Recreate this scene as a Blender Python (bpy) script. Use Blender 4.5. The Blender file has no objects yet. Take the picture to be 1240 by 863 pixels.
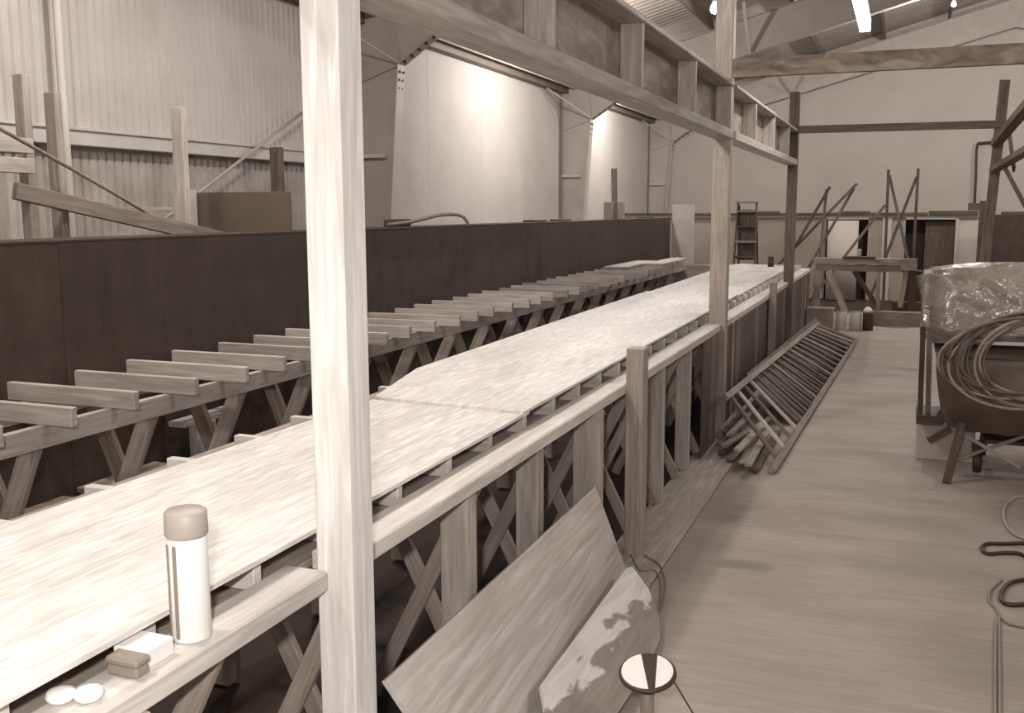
import bpy, bmesh, math, random
from mathutils import Vector, Matrix
random.seed(7)
SC = bpy.context.scene
COL = SC.collection
# ------------------------------------------------------------------ camera
EYE = 2.03                       # eye height above the aisle floor; all z below are relative to the eye
F, YAW, PITCH, ROLL = 1212.6, .37059, .144819, -.003347
fw = Vector((-math.sin(YAW)*math.cos(PITCH), math.cos(YAW)*math.cos(PITCH), -math.sin(PITCH)))
r0 = Vector((math.cos(YAW), math.sin(YAW), 0)); u0 = r0.cross(fw)
RT = math.cos(ROLL)*r0 + math.sin(ROLL)*u0
UP = -math.sin(ROLL)*r0 + math.cos(ROLL)*u0
cd = bpy.data.cameras.new('camera'); cam = bpy.data.objects.new('camera', cd); COL.objects.link(cam)
cd.sensor_fit = 'HORIZONTAL'; cd.sensor_width = 36; cd.lens = F/1240*36; cd.clip_start = .05; cd.clip_end = 200
m = Matrix((RT, UP, -fw)).transposed().to_4x4(); m.translation = (0, 0, EYE); cam.matrix_world = m
SC.camera = cam
# ------------------------------------------------------------------ world, lights, exposure
SC.view_settings.view_transform = 'Standard'; SC.view_settings.look = 'None'
SC.view_settings.gamma = 1; SC.view_settings.use_curve_mapping = False
SC.view_settings.exposure = 0.42
w = bpy.data.worlds.new('world'); SC.world = w; w.use_nodes = True
w.node_tree.nodes['Background'].inputs[0].default_value = (1, .93, .86, 1)
w.node_tree.nodes['Background'].inputs[1].default_value = .3
def area(name, loc, sx, sy, power, rot=(0, 0, 0)):
    l = bpy.data.lights.new(name, 'AREA'); l.shape = 'RECTANGLE'; l.size = sx; l.size_y = sy; l.energy = power; l.color = (1, .955, .905)
    o = bpy.data.objects.new(name, l); COL.objects.link(o); o.location = (loc[0], loc[1], loc[2]+EYE); o.rotation_euler = rot
    return o
def bulb_light(name, loc, power, r=.06):
    l = bpy.data.lights.new(name, 'POINT'); l.energy = power; l.shadow_soft_size = r; l.color = (1, .955, .905)
    o = bpy.data.objects.new(name, l); COL.objects.link(o); o.location = (loc[0], loc[1], loc[2]+EYE); return o
# the photographer's flash, held just above and left of the lens
fl = bulb_light('camera_flash', (-.12, -.05, .2), 235, .05)
# the wash lamps on the wall hidden by the box beam, and the ridge tubes are set in their builders: powers here
WALL_LAMP, TUBE = 190, 60

# ------------------------------------------------------------------ helpers
def at(px, py, **k):             # point on the plane x=, y= or z= (relative to the eye) seen at a place of the photograph
    d = fw*F + (px-620)*RT + (431.5-py)*UP
    (a, v), = k.items(); i = 'xyz'.index(a)
    return d*(v/d[i])
def tone(a): return (a**.885, a, a**1.11, 1)      # sepia print: neutral whites, brown darks
MATS = {}
def nodes(name):
    mt = bpy.data.materials.new(name); mt.use_nodes = True; nt = mt.node_tree
    return mt, nt, nt.nodes['Principled BSDF']
def noise_chain(nt, scale, mapscale, detail=5, dist=0., rand=True):
    tc = nt.nodes.new('ShaderNodeTexCoord'); mp = nt.nodes.new('ShaderNodeMapping'); mp.inputs['Scale'].default_value = mapscale
    nt.links.new(tc.outputs['Object'], mp.inputs['Vector'])
    if rand:
        oi = nt.nodes.new('ShaderNodeObjectInfo'); ml = nt.nodes.new('ShaderNodeMath'); ml.operation = 'MULTIPLY'; ml.inputs[1].default_value = 37
        cb = nt.nodes.new('ShaderNodeCombineXYZ')
        nt.links.new(oi.outputs['Random'], ml.inputs[0])
        for i in range(3): nt.links.new(ml.outputs[0], cb.inputs[i])
        nt.links.new(cb.outputs[0], mp.inputs['Location'])
    n = nt.nodes.new('ShaderNodeTexNoise'); n.inputs['Scale'].default_value = scale; n.inputs['Detail'].default_value = detail; n.inputs['Distortion'].default_value = dist
    nt.links.new(mp.outputs[0], n.inputs['Vector'])
    return n
def ramp(nt, src, stops):
    r = nt.nodes.new('ShaderNodeValToRGB'); e = r.color_ramp.elements
    while len(e) < len(stops): e.new(.5)
    for q, (p, c) in zip(e, stops): q.position = p; q.color = c
    nt.links.new(src, r.inputs[0]); return r
def bump(nt, b, src, s, d=.01):
    bp = nt.nodes.new('ShaderNodeBump'); bp.inputs['Strength'].default_value = s; bp.inputs['Distance'].default_value = d
    nt.links.new(src, bp.inputs['Height']); nt.links.new(bp.outputs[0], b.inputs['Normal'])
def wood(name, lo, hi, grain=(1.3, 16, 16), rough=.65, var=.12):
    if name in MATS: return MATS[name]
    mt, nt, b = nodes(name)
    n = noise_chain(nt, 2.2, grain, 6, .9)
    r = ramp(nt, n.outputs['Fac'], [(.3, tone(lo)), (.52, tone((lo+hi)/2)), (.68, tone(hi))])
    oi = nt.nodes.new('ShaderNodeObjectInfo'); mr = nt.nodes.new('ShaderNodeMapRange'); mr.inputs[3].default_value = 1-var; mr.inputs[4].default_value = 1+var
    nt.links.new(oi.outputs['Random'], mr.inputs[0])
    n2 = noise_chain(nt, 1.1, (1, 3, 3), 3); mr2 = nt.nodes.new('ShaderNodeMapRange'); mr2.inputs[1].default_value = .3; mr2.inputs[2].default_value = .7; mr2.inputs[3].default_value = .86; mr2.inputs[4].default_value = 1.1
    nt.links.new(n2.outputs['Fac'], mr2.inputs[0])
    mm = nt.nodes.new('ShaderNodeMath'); mm.operation = 'MULTIPLY'; nt.links.new(mr.outputs[0], mm.inputs[0]); nt.links.new(mr2.outputs[0], mm.inputs[1])
    vm = nt.nodes.new('ShaderNodeVectorMath'); vm.operation = 'SCALE'; nt.links.new(r.outputs[0], vm.inputs[0]); nt.links.new(mm.outputs[0], vm.inputs['Scale'])
    nt.links.new(vm.outputs[0], b.inputs['Base Color']); b.inputs['Roughness'].default_value = rough
    bump(nt, b, n.outputs['Fac'], .25, .004)
    MATS[name] = mt; return mt
def plain(name, v, rough=.7, metal=0., mott=.12, scale=3, bmp=0., grain=(1, 1, 1)):
    if name in MATS: return MATS[name]
    mt, nt, b = nodes(name)
    n = noise_chain(nt, scale, grain, 5)
    r = ramp(nt, n.outputs['Fac'], [(.3, tone(v*(1-mott))), (.7, tone(v*(1+mott)))])
    nt.links.new(r.outputs[0], b.inputs['Base Color']); b.inputs['Roughness'].default_value = rough; b.inputs['Metallic'].default_value = metal
    if bmp: bump(nt, b, n.outputs['Fac'], bmp, .02)
    MATS[name] = mt; return mt
def glow(name, s):
    mt, nt, b = nodes(name); b.inputs['Emission Color'].default_value = (1, .95, .9, 1); b.inputs['Emission Strength'].default_value = s
    b.inputs['Base Color'].default_value = (.8, .8, .8, 1); MATS[name] = mt; return mt
def tag(o, label=None, cat=None, group=None, kind=None):
    if label: o['label'] = label
    if cat: o['category'] = cat
    if group: o['group'] = group
    if kind: o['kind'] = kind
    return o
def W(v): return Vector((v[0], v[1], v[2]+EYE))
def thing(name, loc, label=None, cat=None, group=None, kind=None):
    o = bpy.data.objects.new(name, None); o.empty_display_size = .1; COL.objects.link(o); o.location = W(loc)
    return tag(o, label, cat, group, kind)
def link(name, me, mat, parent, mw):
    if mat: me.materials.append(mat) if not me.materials else None
    o = bpy.data.objects.new(name, me); COL.objects.link(o)
    if parent is not None:
        o.parent = parent; pl = parent_world(parent)
        o.matrix_basis = pl.inverted() @ mw
    else: o.matrix_basis = mw
    return o
def parent_world(p):
    mm = p.matrix_basis.copy() if p.type != 'EMPTY' else Matrix.LocRotScale(p.location, p.rotation_euler, p.scale)
    return parent_world(p.parent) @ mm if p.parent else mm
BOX = {}
def boxmesh(l, wd, t, bev=.003):
    k = (round(l, 4), round(wd, 4), round(t, 4), bev)
    if k in BOX: return BOX[k]
    bm = bmesh.new(); bmesh.ops.create_cube(bm, size=1)
    for v in bm.verts: v.co = Vector((v.co.x*l, v.co.y*wd, v.co.z*t))
    if bev: bmesh.ops.bevel(bm, geom=bm.edges[:], offset=min(bev, .3*min(l, wd, t)), segments=1, affect='EDGES')
    me = bpy.data.meshes.new('box'); bm.to_mesh(me); bm.free(); BOX[k] = me; return me
def plank(name, p, q, wd, t, mat, parent=None, wdir=None, bev=.003):
    """member from p to q (centre line); wd measured along wdir, t across; grain runs along its own X"""
    p = W(p); q = W(q); X = (q-p); L = X.length; X.normalize()
    wdir = Vector(wdir) if wdir else (Vector((0, 0, 1)) if abs(X.z) < .9 else Vector((0, 1, 0)))
    Y = (wdir - X*wdir.dot(X)).normalized(); Z = X.cross(Y)
    M = Matrix((X, Y, Z)).transposed().to_4x4(); M.translation = (p+q)/2
    me = boxmesh(L, wd, t, bev)
    if me.materials and me.materials[0] != mat: me = me.copy(); me.materials.clear()
    if not me.materials: me.materials.append(mat)
    return link(name, me, None, parent, M)
def box(name, x0, x1, y0, y1, z0, z1, mat, parent=None, along='y', bev=.003):
    c = ((x0+x1)/2, (y0+y1)/2, (z0+z1)/2)
    if along == 'y': return plank(name, (c[0], y0, c[2]), (c[0], y1, c[2]), z1-z0, x1-x0, mat, parent, (0, 0, 1), bev)
    if along == 'x': return plank(name, (x0, c[1], c[2]), (x1, c[1], c[2]), z1-z0, y1-y0, mat, parent, (0, 0, 1), bev)
    return plank(name, (c[0], c[1], z0), (c[0], c[1], z1), y1-y0, x1-x0, mat, parent, (0, 1, 0), bev)
def meshobj(name, bm, mat, parent=None, smooth=False, origin=None):
    """bm in eye-relative world coordinates"""
    me = bpy.data.meshes.new(name)
    if origin is None:
        xs = [v.co for v in bm.verts]; lo = [min(c[i] for c in xs) for i in range(3)]; hi = [max(c[i] for c in xs) for i in range(3)]
        origin = Vector(((lo[0]+hi[0])/2, (lo[1]+hi[1])/2, lo[2]))
    origin = Vector(origin)
    bmesh.ops.translate(bm, vec=-origin, verts=bm.verts)
    bmesh.ops.recalc_face_normals(bm, faces=bm.faces)
    bm.to_mesh(me); bm.free()
    if smooth:
        for f_ in me.polygons: f_.use_smooth = True
    return link(name, me, mat, parent, Matrix.Translation(W(origin)))
def prism(pts, h, axis=2):       # polygon pts (3D) extruded by vector h
    bm = bmesh.new(); a = [bm.verts.new(p) for p in pts]; h = Vector(h); b = [bm.verts.new(Vector(p)+h) for p in pts]; n = len(pts)
    bm.faces.new(a); bm.faces.new(b[::-1])
    for i in range(n): bm.faces.new((a[i], b[i], b[(i+1) % n], a[(i+1) % n]))
    return bm
def catmull(P, n):
    P = [Vector(p) for p in P]; Q = [2*P[0]-P[1]]+P+[2*P[-1]-P[-2]]; out = []
    for i in range(1, len(Q)-2):
        for k in range(n):
            t = k/n; a, b, c, d = Q[i-1:i+3]
            out.append(.5*((2*b)+(c-a)*t+(2*a-5*b+4*c-d)*t*t+(3*b-a-3*c+d)*t**3))
    out.append(P[-1]); return out
def tube(bm, path, r, seg=8, closed=False):
    path = [Vector(p) for p in path]; n = len(path); rings = []
    t0 = (path[1]-path[0]).normalized(); nrm = t0.orthogonal().normalized()
    for i, p in enumerate(path):
        t = (path[min(i+1, n-1)]-path[max(i-1, 0)]).normalized()
        if closed: t = (path[(i+1) % n]-path[i-1]).normalized()
        nrm = (nrm - t*nrm.dot(t)).normalized(); bn = t.cross(nrm)
        rr = r[i] if isinstance(r, (list, tuple)) else r
        rings.append([bm.verts.new(p+rr*(math.cos(2*math.pi*k/seg)*nrm+math.sin(2*math.pi*k/seg)*bn)) for k in range(seg)])
    for i in range(n if closed else n-1):
        a, b = rings[i], rings[(i+1) % n]
        for k in range(seg): bm.faces.new((a[k], a[(k+1) % seg], b[(k+1) % seg], b[k]))
    if not closed: bm.faces.new(rings[0]); bm.faces.new(rings[-1][::-1])
    return bm
def lathe(prof, c, seg=32, ax=None):
    """prof [(r,z)] turned round the z axis at c"""
    bm = bmesh.new(); rings = []
    M = ax if ax else Matrix.Identity(3); c = Vector(c)
    for r, z in prof: rings.append([bm.verts.new(c+M @ Vector((r*math.cos(2*math.pi*k/seg), r*math.sin(2*math.pi*k/seg), z))) for k in range(seg)])
    for a, b in zip(rings, rings[1:]):
        for k in range(seg): bm.faces.new((a[k], a[(k+1) % seg], b[(k+1) % seg], b[k]))
    bm.faces.new(rings[0]); bm.faces.new(rings[-1][::-1]); return bm

# ------------------------------------------------------------------ materials
PINE = wood('pale_pine', .60, .86, (1.1, 16, 16), var=.05)
PINE2 = wood('weathered_pine', .30, .48)
PINE3 = wood('dull_pine', .20, .34)
RAILW = wood('rail_pine', .46, .66)
BROWN = wood('brown_timber', .08, .15, rough=.85)
DARKW = wood('dark_timber', .03, .08)
MIDW = wood('mid_timber', .13, .24)
PLYTOP = wood('sanded_plywood', .54, .84, (2.4, 18, 18), .55, .03)
PLYLEAN = wood('fir_plywood', .44, .70, (.45, 12, 12), .6, .03)
PLYWEB = wood('web_plywood', .17, .33, (2, 5, 5))
PLYFLOOR = wood('floor_plywood', .27, .33, (1.6, 22, 22), .85, .02)
DARKPANEL = wood('dark_stained_plywood', .026, .042, (3, 1.2, 3), .7, .1)
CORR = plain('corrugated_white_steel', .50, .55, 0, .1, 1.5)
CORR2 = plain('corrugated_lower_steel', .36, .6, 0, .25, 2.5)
LINING = plain('painted_lining', .50, .75, 0, .05, 2)
GABLE = plain('painted_gable', .42, .8, 0, .05, 1.2)
STEEL = plain('grey_painted_steel', .40, .6, 0, .08, 3)
STEELF = plain('pale_painted_steel', .52, .55, 0, .06, 3)
ROOFM = plain('roof_sheet', .32, .6, 0, .12, 2)
PURL = plain('purlin_steel', .13, .6, 0, .12, 3)
CONC = plain('dark_concrete', .02, .85, 0, .3, 2, .2)
PART = plain('partition_board', .24, .8, 0, .08, 2)
PARTW = plain('partition_pale_board', .40, .8, 0, .06, 2)
BLACK = plain('painted_interior_shade', .012, .9)
DMETAL = plain('dark_metal', .04, .5, .3)
WHITE = plain('white_paper', .80, .6, 0, .03)
GREY = plain('grey_plastic', .22, .5, 0, .1)
RUBBER = plain('black_rubber', .03, .5)

# ------------------------------------------------------------------ structure
FL = -EYE
XW, YF, YB, XR = -6.7, 28., -4., 11.3          # left wall, gable wall, wall behind, right wall
XRIDGE = 2.3; EAVE, SL = 2.8, .27
def roofz(x): return EAVE + SL*(min(x, 2*XRIDGE-x)-XW)
# floor: dark slab, plywood sheets over the aisle
fl_ = thing('floor', (0, 10, FL-.02), kind='structure')
bm = prism([(XW-.3, YB-.3, FL-.12), (XR+.3, YB-.3, FL-.12), (XR+.3, YF+.3, FL-.12), (XW-.3, YF+.3, FL-.12)], (0, 0, .098))
meshobj('slab', bm, CONC, fl_)
for j in range(-1, 17):
    for i in range(2):
        xa = -1.19+i*2.44
        box('plywood_sheet', xa+.0008, xa+2.4392, j*1.22+.3008, j*1.22+1.5192, FL-.021, FL, PLYFLOOR, fl_, 'x', bev=.001)
box('sole_board', -1.56, -1.195, -.9, 20.9, FL-.02, FL+.004, PINE2, fl_, 'y')
# gable wall at the far end, with a frame of ribs
wg = thing('wall_far', (0, YF, FL), kind='structure')
xs = [XW-.2, XRIDGE, XR+.2]
bm = prism([(xs[0], YF, FL-.1), (xs[2], YF, FL-.1), (xs[2], YF, roofz(xs[2])), (xs[1], YF, roofz(xs[1])), (xs[0], YF, roofz(xs[0]))], (0, .15, 0))
meshobj('lining', bm, GABLE, wg)
bm = prism([(xs[0], YB, FL-.1), (xs[2], YB, FL-.1), (xs[2], YB, roofz(xs[2])), (xs[1], YB, roofz(xs[1])), (xs[0], YB, roofz(xs[0]))], (0, -.15, 0))
tag(meshobj('wall_rear', bm, GABLE), kind='structure')
bm = prism([(XR, YB-.2, FL-.1), (XR, YF+.2, FL-.1), (XR, YF+.2, EAVE+.1), (XR, YB-.2, EAVE+.1)], (.15, 0, 0))
tag(meshobj('wall_right', bm, LINING), kind='structure')
# left wall: corrugated sheets near, painted lining boards from the first portal frame on
wl = thing('wall_left', (XW, 10, FL), kind='structure')
YL = 11.75
def corr_sheet(y0, y1, z0, z1, x, pitch=.105, d=.022):
    bm = bmesh.new(); prof = []
    n = max(1, round((y1-y0)/pitch)); p_ = (y1-y0)/n
    for i in range(n):
        y = y0+i*p_
        prof += [(y, 0), (y+p_*.16, 0), (y+p_*.26, d), (y+p_*.90, d)]
    prof.append((y1, 0))
    a = [bm.verts.new((x+dx, y, z0)) for y, dx in prof]; b = [bm.verts.new((x+dx, y, z1)) for y, dx in prof]
    c = [bm.verts.new((x+dx-.004, y, z0)) for y, dx in prof]; e = [bm.verts.new((x+dx-.004, y, z1)) for y, dx in prof]
    for i in range(len(prof)-1):
        bm.faces.new((a[i], a[i+1], b[i+1], b[i])); bm.faces.new((c[i+1], c[i], e[i], e[i+1]))
    return bm
y = YB
while y < YL-.05:
    y1 = min(y+.92, YL+.02)
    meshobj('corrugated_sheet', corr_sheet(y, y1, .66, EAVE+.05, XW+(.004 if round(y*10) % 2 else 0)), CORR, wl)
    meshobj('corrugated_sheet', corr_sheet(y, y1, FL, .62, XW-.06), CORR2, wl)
    y = y1
y = YL+.02
while y < YF-.01:
    y1 = min(y+2.04, YF)
    box('lining_board', XW-.04, XW, y+.002, y1-.002, FL, EAVE+.05, LINING, wl, 'z', .002); y = y1
bm = prism([(XW-.11, YB-.2, FL-.1), (XW-.11, YF+.2, FL-.1), (XW-.11, YF+.2, EAVE+.2), (XW-.11, YB-.2, EAVE+.2)], (-.05, 0, 0))
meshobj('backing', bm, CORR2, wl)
box('girt', XW-.04, XW+.10, YB, YL, .56, .70, STEELF, wl, 'y', .006)
box('girt_lip', XW-.02, XW+.125, YB, YL, .685, .712, STEELF, wl, 'y', .004)
# roof: two slopes of ribbed sheet
cl = thing('ceiling', (XRIDGE, 12, EAVE), kind='structure')
def roof_sheet(y0, y1, side):
    bm = bmesh.new(); prof = []; pitch = .23; n = round((y1-y0)/pitch); p_ = (y1-y0)/n
    for i in range(n):
        yy = y0+i*p_; prof += [(yy, 0), (yy+p_*.62, 0), (yy+p_*.7, .03), (yy+p_*.9, .03)]
    prof.append((y1, 0))
    xe = XW-.25 if side < 0 else XR+.25
    a = [bm.verts.new((xe, yy, roofz(xe)+dz)) for yy, dz in prof]; b = [bm.verts.new((XRIDGE, yy, roofz(XRIDGE)+dz)) for yy, dz in prof]
    c = [bm.verts.new((xe, yy, roofz(xe)+dz+.01)) for yy, dz in prof]; e = [bm.verts.new((XRIDGE, yy, roofz(XRIDGE)+dz+.01)) for yy, dz in prof]
    for i in range(len(prof)-1):
        bm.faces.new((a[i], a[i+1], b[i+1], b[i])); bm.faces.new((c[i+1], c[i], e[i], e[i+1]))
    return bm
for i in range(9):
    for s in (-1, 1):
        meshobj('roof_sheet', roof_sheet(YB-.1+i*3.6, YB-.1+(i+1)*3.6, s), ROOFM, cl)
for k in range(1, 13):
    x = XW+.1+k*1.48
    if x > XR: break
    z = roofz(x)
    box('purlin', x-.03, x+.03, YB, YF, z-.2, z-.015, PURL, cl, 'y', .004)
# eave purlin above the lit wall
ev = thing('trim_1', (XW, 12, 2.4), kind='structure')
box('eave_strut', XW+.02, XW+.16, YB, YF, 2.36, 2.62, PURL, ev, 'y', .01)
box('eave_strut', XW+.2, XW+.42, YB, YF, 2.5, 2.56, STEEL, ev, 'y', .01)
box('conduit', XW+.3, XW+.34, YB, YF, 2.44, 2.48, STEELF, ev, 'y', .01)

def portal(y, label):
    t = thing('portal_frame', (XW, y, FL), kind='structure')
    tag(t, label)
    th = .012; fw_ = .2
    for s in (-1, 1):
        def X(x): return x if s < 0 else 2*XRIDGE-x
        # web of the tapered column, with the diagonal knee (polygon in x-z)
        col = [(XW+.04, FL), (XW+.38, FL), (XW+.66, 1.83), (XW+1.33, 2.27), (XRIDGE, 2.27+SL*(XRIDGE-XW-1.33)), (XRIDGE, roofz(XRIDGE)-.21), (XW+.04, roofz(XW)-.21)]
        parts = [('column_web', col[:3]+[(XW+.04, 1.55)]), ('knee_web', [(XW+.04, 1.55), (XW+.66, 1.83), (XW+1.33, 2.27), (XW+1.5, roofz(XW+1.5)-.21), (XW+.04, roofz(XW)-.21)]),
                 ('rafter_web', [(XW+1.33, 2.27), col[4], col[5], (XW+1.5, roofz(XW+1.5)-.21)])]
        for nm, pl in parts: meshobj(nm, prism([(X(a), y-th/2, b) for a, b in pl], (0, th, 0)), STEEL, t)
        def flange(nm, a, b, mt=STEELF, ww=fw_):
            d = Vector((b[0]-a[0], 0, b[1]-a[1])); plank(nm, (X(a[0]), y, a[1]), (X(b[0]), y, b[1]), ww, .014, mt, t, (0, 1, 0), .002)
        flange('inner_flange', col[1], col[2]); flange('knee_flange', col[2], col[3], STEEL); flange('rafter_flange', col[3], col[4], STEEL)
        flange('top_flange', col[5], (XW+.04, roofz(XW)-.205), STEEL); flange('outer_flange', col[0], col[6], STEEL)
        # stiffeners on the web and the bolted splice
        flange('stiffener', (XW+.04, 1.62), (XW+.66, 1.83), STEEL, .09)
        flange('stiffener', (XW+.66, 1.83), (XW+.55, roofz(XW+.55)-.21), STEEL, .09)
        if s < 0:
            for k in range(3):
                for q in (-.05, .05):
                    meshobj('bolt', lathe([(.016, 0), (.016, .02), (.01, .024)], (0, 0, 0), 6), DMETAL, t).matrix_basis = parent_world(t).inverted() @ Matrix.Translation(W((XW+.655-k*.014, y+q, 1.74-k*.1))) @ Matrix.Rotation(math.pi/2, 4, 'Y')
            for k in range(6):
                f_ = (k+.7)/6.5
                meshobj('bolt', lathe([(.02, 0), (.02, .03), (.012, .034)], (0, 0, 0), 6), DMETAL, t).matrix_basis = parent_world(t).inverted() @ Matrix.Translation(W((XW+.66+f_*.67, y-.06, 1.83+f_*.44-.01))) @ Matrix.Rotation(math.radians(147), 4, 'Y')
            plank('angle_strut', (XW+.05, y-.08, .70), (XW+.45, y-.08, .70), .05, .05, STEELF, t, (0, 0, 1))
            plank('tie_rod', (XW+.66, y-.1, 1.85), (XW+.1, y-1.2, 2.35), .02, .02, STEELF, t)
            x_ = -2.9
            plank('fly_brace', (x_, y-.05, 2.27+SL*(x_-XW-1.33)+.03), (x_, y-1.0, roofz(x_)-.1), .06, .06, STEELF, t, (1, 0, 0))
    return t
for y_, lb in ((3.8, 'steel portal frame nearest the camera'), (11.7, 'tapered steel portal frame behind the tall front post'), (20.1, 'second steel portal frame from the far gable'), (27.8, 'steel portal frame against the far gable')):
    portal(y_, lb)
# wall bracing rods and the pipe on the corrugated wall
def rod(name, pts, r, mat, label, cat, group=None, n=6, seg=8):
    bm = bmesh.new(); tube(bm, catmull(pts, n) if len(pts) > 2 else pts, r, seg)
    o = meshobj(name, bm, mat, None, True); return tag(o, label, cat, group)
a = at(70, 0, x=XW+.2); b = at(86, 290, x=XW+.2)
rod('wall_pipe', [(XW+.2, (a.y+b.y)/2, -2.02), (XW+.2, (a.y+b.y)/2, 2.5)], .035, STEELF, 'pale vertical pipe standing against the corrugated wall', 'pipe')
a = at(372, 132, x=XW+.16); b = at(190, 272, x=XW+.16)
rod('brace_rod', [a, b], .018, STEEL, 'thin diagonal brace rod rising to the right across the corrugated wall', 'rod')
a = at(-10, 150, x=-4.87); b = at(100, 212, x=-4.87); c = at(185, 262, x=-4.87); d = at(215, 284, x=-4.87)
rod('sagging_cable', [a, b, c, d], .013, MIDW, 'dark cable slanting down to the right in front of the corrugated wall', 'cable')
# fluorescent fixtures under the ridge
TG = glow('lit_tube', 14)
def fixture(x, y, z, label, power=None):
    t = thing('fluorescent_light', (x, y, z), label, 'light', 'fluorescent lights under the roof')
    box('housing', x-.06, x+.06, y-1.22, y+1.22, z+.04, z+.1, STEELF, t, 'y')
    for dx in (-.035, .035):
        bm = bmesh.new(); tube(bm, [(x+dx, y-1.19, z), (x+dx, y+1.19, z)], .02, 10); meshobj('tube', bm, TG, t, True)
    for e in (-1.2, 1.2): box('end_cap', x-.06, x+.06, y+e-.015, y+e+.015, z-.03, z+.06, STEELF, t, 'x')
    for e in (-.9, .9):
        bm = bmesh.new(); tube(bm, [(x, y+e, z+.1), (x, y+e, roofz(x)-.05)], .005, 6); meshobj('hanger', bm, DMETAL, t)
    area('tube_light', (x, y, z-.035), .12, 2.3, power or TUBE)
    return t
fixture(-.5, 10.75, 1.94, 'lit fluorescent tube light hanging under the roof above the aisle', 30)
for (x, y, z, p_) in ((-3.2, 1.5, 3.0, 230), (4.5, 4., 3.4, 240), (3.4, 13., 4.4, 70), (6.2, 21.5, 3.4, 400), (-3.6, 5.6, 2.9, 260)):
    bulb_light('unseen_fill_lamp', (x, y, z), p_, .15)  # unseen lamps without fixtures, added out of frame to fill the hall with light
# lamps that wash the left wall, hidden from the lens by the box beam
def pendant(x, y, z, label, power, drop, lit=True):
    t = thing('pendant_lamp', (x, y, z), label, 'lamp')
    meshobj('bulb', lathe([(.005, -.06), (.03, -.05), (.045, -.02), (.04, .015), (.02, .05), (.018, .07)], (x, y, z), 16), glow('bulb_glass', .7) if 'bulb_glass' not in MATS else MATS['bulb_glass'], t, True)
    meshobj('socket', lathe([(.022, .06), (.022, .12), (.012, .14)], (x, y, z), 12), STEELF, t, True)
    bm = bmesh.new(); tube(bm, [(x, y, z+.13), (x, y, drop)], .006, 6); meshobj('cord', bm, DMETAL, t)
    if power: bulb_light('bulb_light', (x, y, z-.12), power)
    return t
pendant(-4.95, 16.1, 2.45, 'bare bulb lamp near the left wall behind the box beam', WALL_LAMP, roofz(-4.95)-.01)
pendant(-5.3, 22.6, 2.5, 'bare bulb lamp near the left wall beyond the second portal frame', WALL_LAMP*.8, roofz(-5.3)-.01)
p = at(865, 9, y=10.5); pendant(p.x, p.y, p.z, 'bare bulb hanging from the roof left of the second post', 22, roofz(p.x)-.02)
p = at(1155, 4, y=20.8); pendant(p.x, p.y, p.z, 'bare bulb hanging high at the right near the gable', 420, roofz(p.x)-.02)

# ------------------------------------------------------------------ posts carrying the box beam
def post(x0, x1, y0, y1, z0, z1, mat, label, name='timber_post', group=None):
    o = box(name, x0, x1, y0, y1, z0, z1, mat, None, 'z', .005); return tag(o, label, 'post', group)
post(-1.50, -1.385, 2.33, 2.455, FL, 2.4, PINE, 'tall pale timber post in the foreground, cut by the top of the photo')
post(-1.575, -1.425, 8.87, 9.0, FL, 2.6, wood('greyed_pine', .22, .36), 'tall timber post halfway down the long bench, reaching up out of view')
post(-1.53, -1.40, 14.4, 14.52, FL, 1.58, BROWN, 'timber post at the far end of the long bench with its top in view')
post(-1.46, -1.356, 5.58, 5.70, FL, -.79, wood('greyed_pine', .22, .36), 'short timber post standing just above the bench rail', 'short_post')
p = at(944, 340, x=-1.38); post(-1.46, -1.38, 12.25, 12.35, FL, -.86, MIDW, 'short timber stub post at the far part of the bench rail', 'short_post')

# ------------------------------------------------------------------ box beam on the posts
def boxbeam(y0, y1, label, studs):
    xo, xi, zb, zt = -1.40, -1.56, .60, 1.072
    t = thing('box_beam', (xo, (y0+y1)/2, zb), label, 'beam', 'box beams between the posts')
    box('bottom_chord', xi, xo, y0, y1, zb, zb+.075, PINE2, t, 'y', .006)
    box('top_chord', xi-.04, xo, y0, y1, zt-.035, zt, PINE2, t, 'y', .006)
    yy = y0
    while yy < y1-.05:
        ye = min(yy+2.44, y1); box('web_panel', xi, xi+.014, yy+.002, ye-.002, zb+.076, zt-.036, PLYWEB, t, 'y', .001); yy = ye
    for ys in studs:
        if y0+.02 < ys-.04 and ys < y1-.02: box('stud', xi+.016, xo-.012, ys-.04, ys, zb+.076, zt-.036, PINE2, t, 'z', .004)
    return t
STUDS = [1.06+1.55*k for k in range(-1, 10)]
boxbeam(-1.8, 2.325, 'plywood box beam nearest the camera, running into the tall front post', STUDS)
boxbeam(2.46, 8.865, 'plywood box beam between the tall front post and the second post', STUDS)
boxbeam(9.005, 14.395, 'plywood box beam between the second post and the far post', STUDS)
# cross beams
def member(name, p, q, wd, t, mat, label, cat, wdir=None, group=None):
    return tag(plank(name, p, q, wd, t, mat, None, wdir), label, cat, group)
member('cross_beam', (-1.42, 8.86, 1.185), (6.2, 8.86, 1.175), .155, .06, wood('blotchy_timber', .05, .22, (1.5, 4, 4), .8), 'long stained cross beam running right from the second tall post', 'beam')
member('cross_beam', (-1.41, 14.36, 1.07), (1.16, 14.56, 1.075), .10, .05, BROWN, 'thin cross beam joining the far post to the leaning right post', 'beam')
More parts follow.
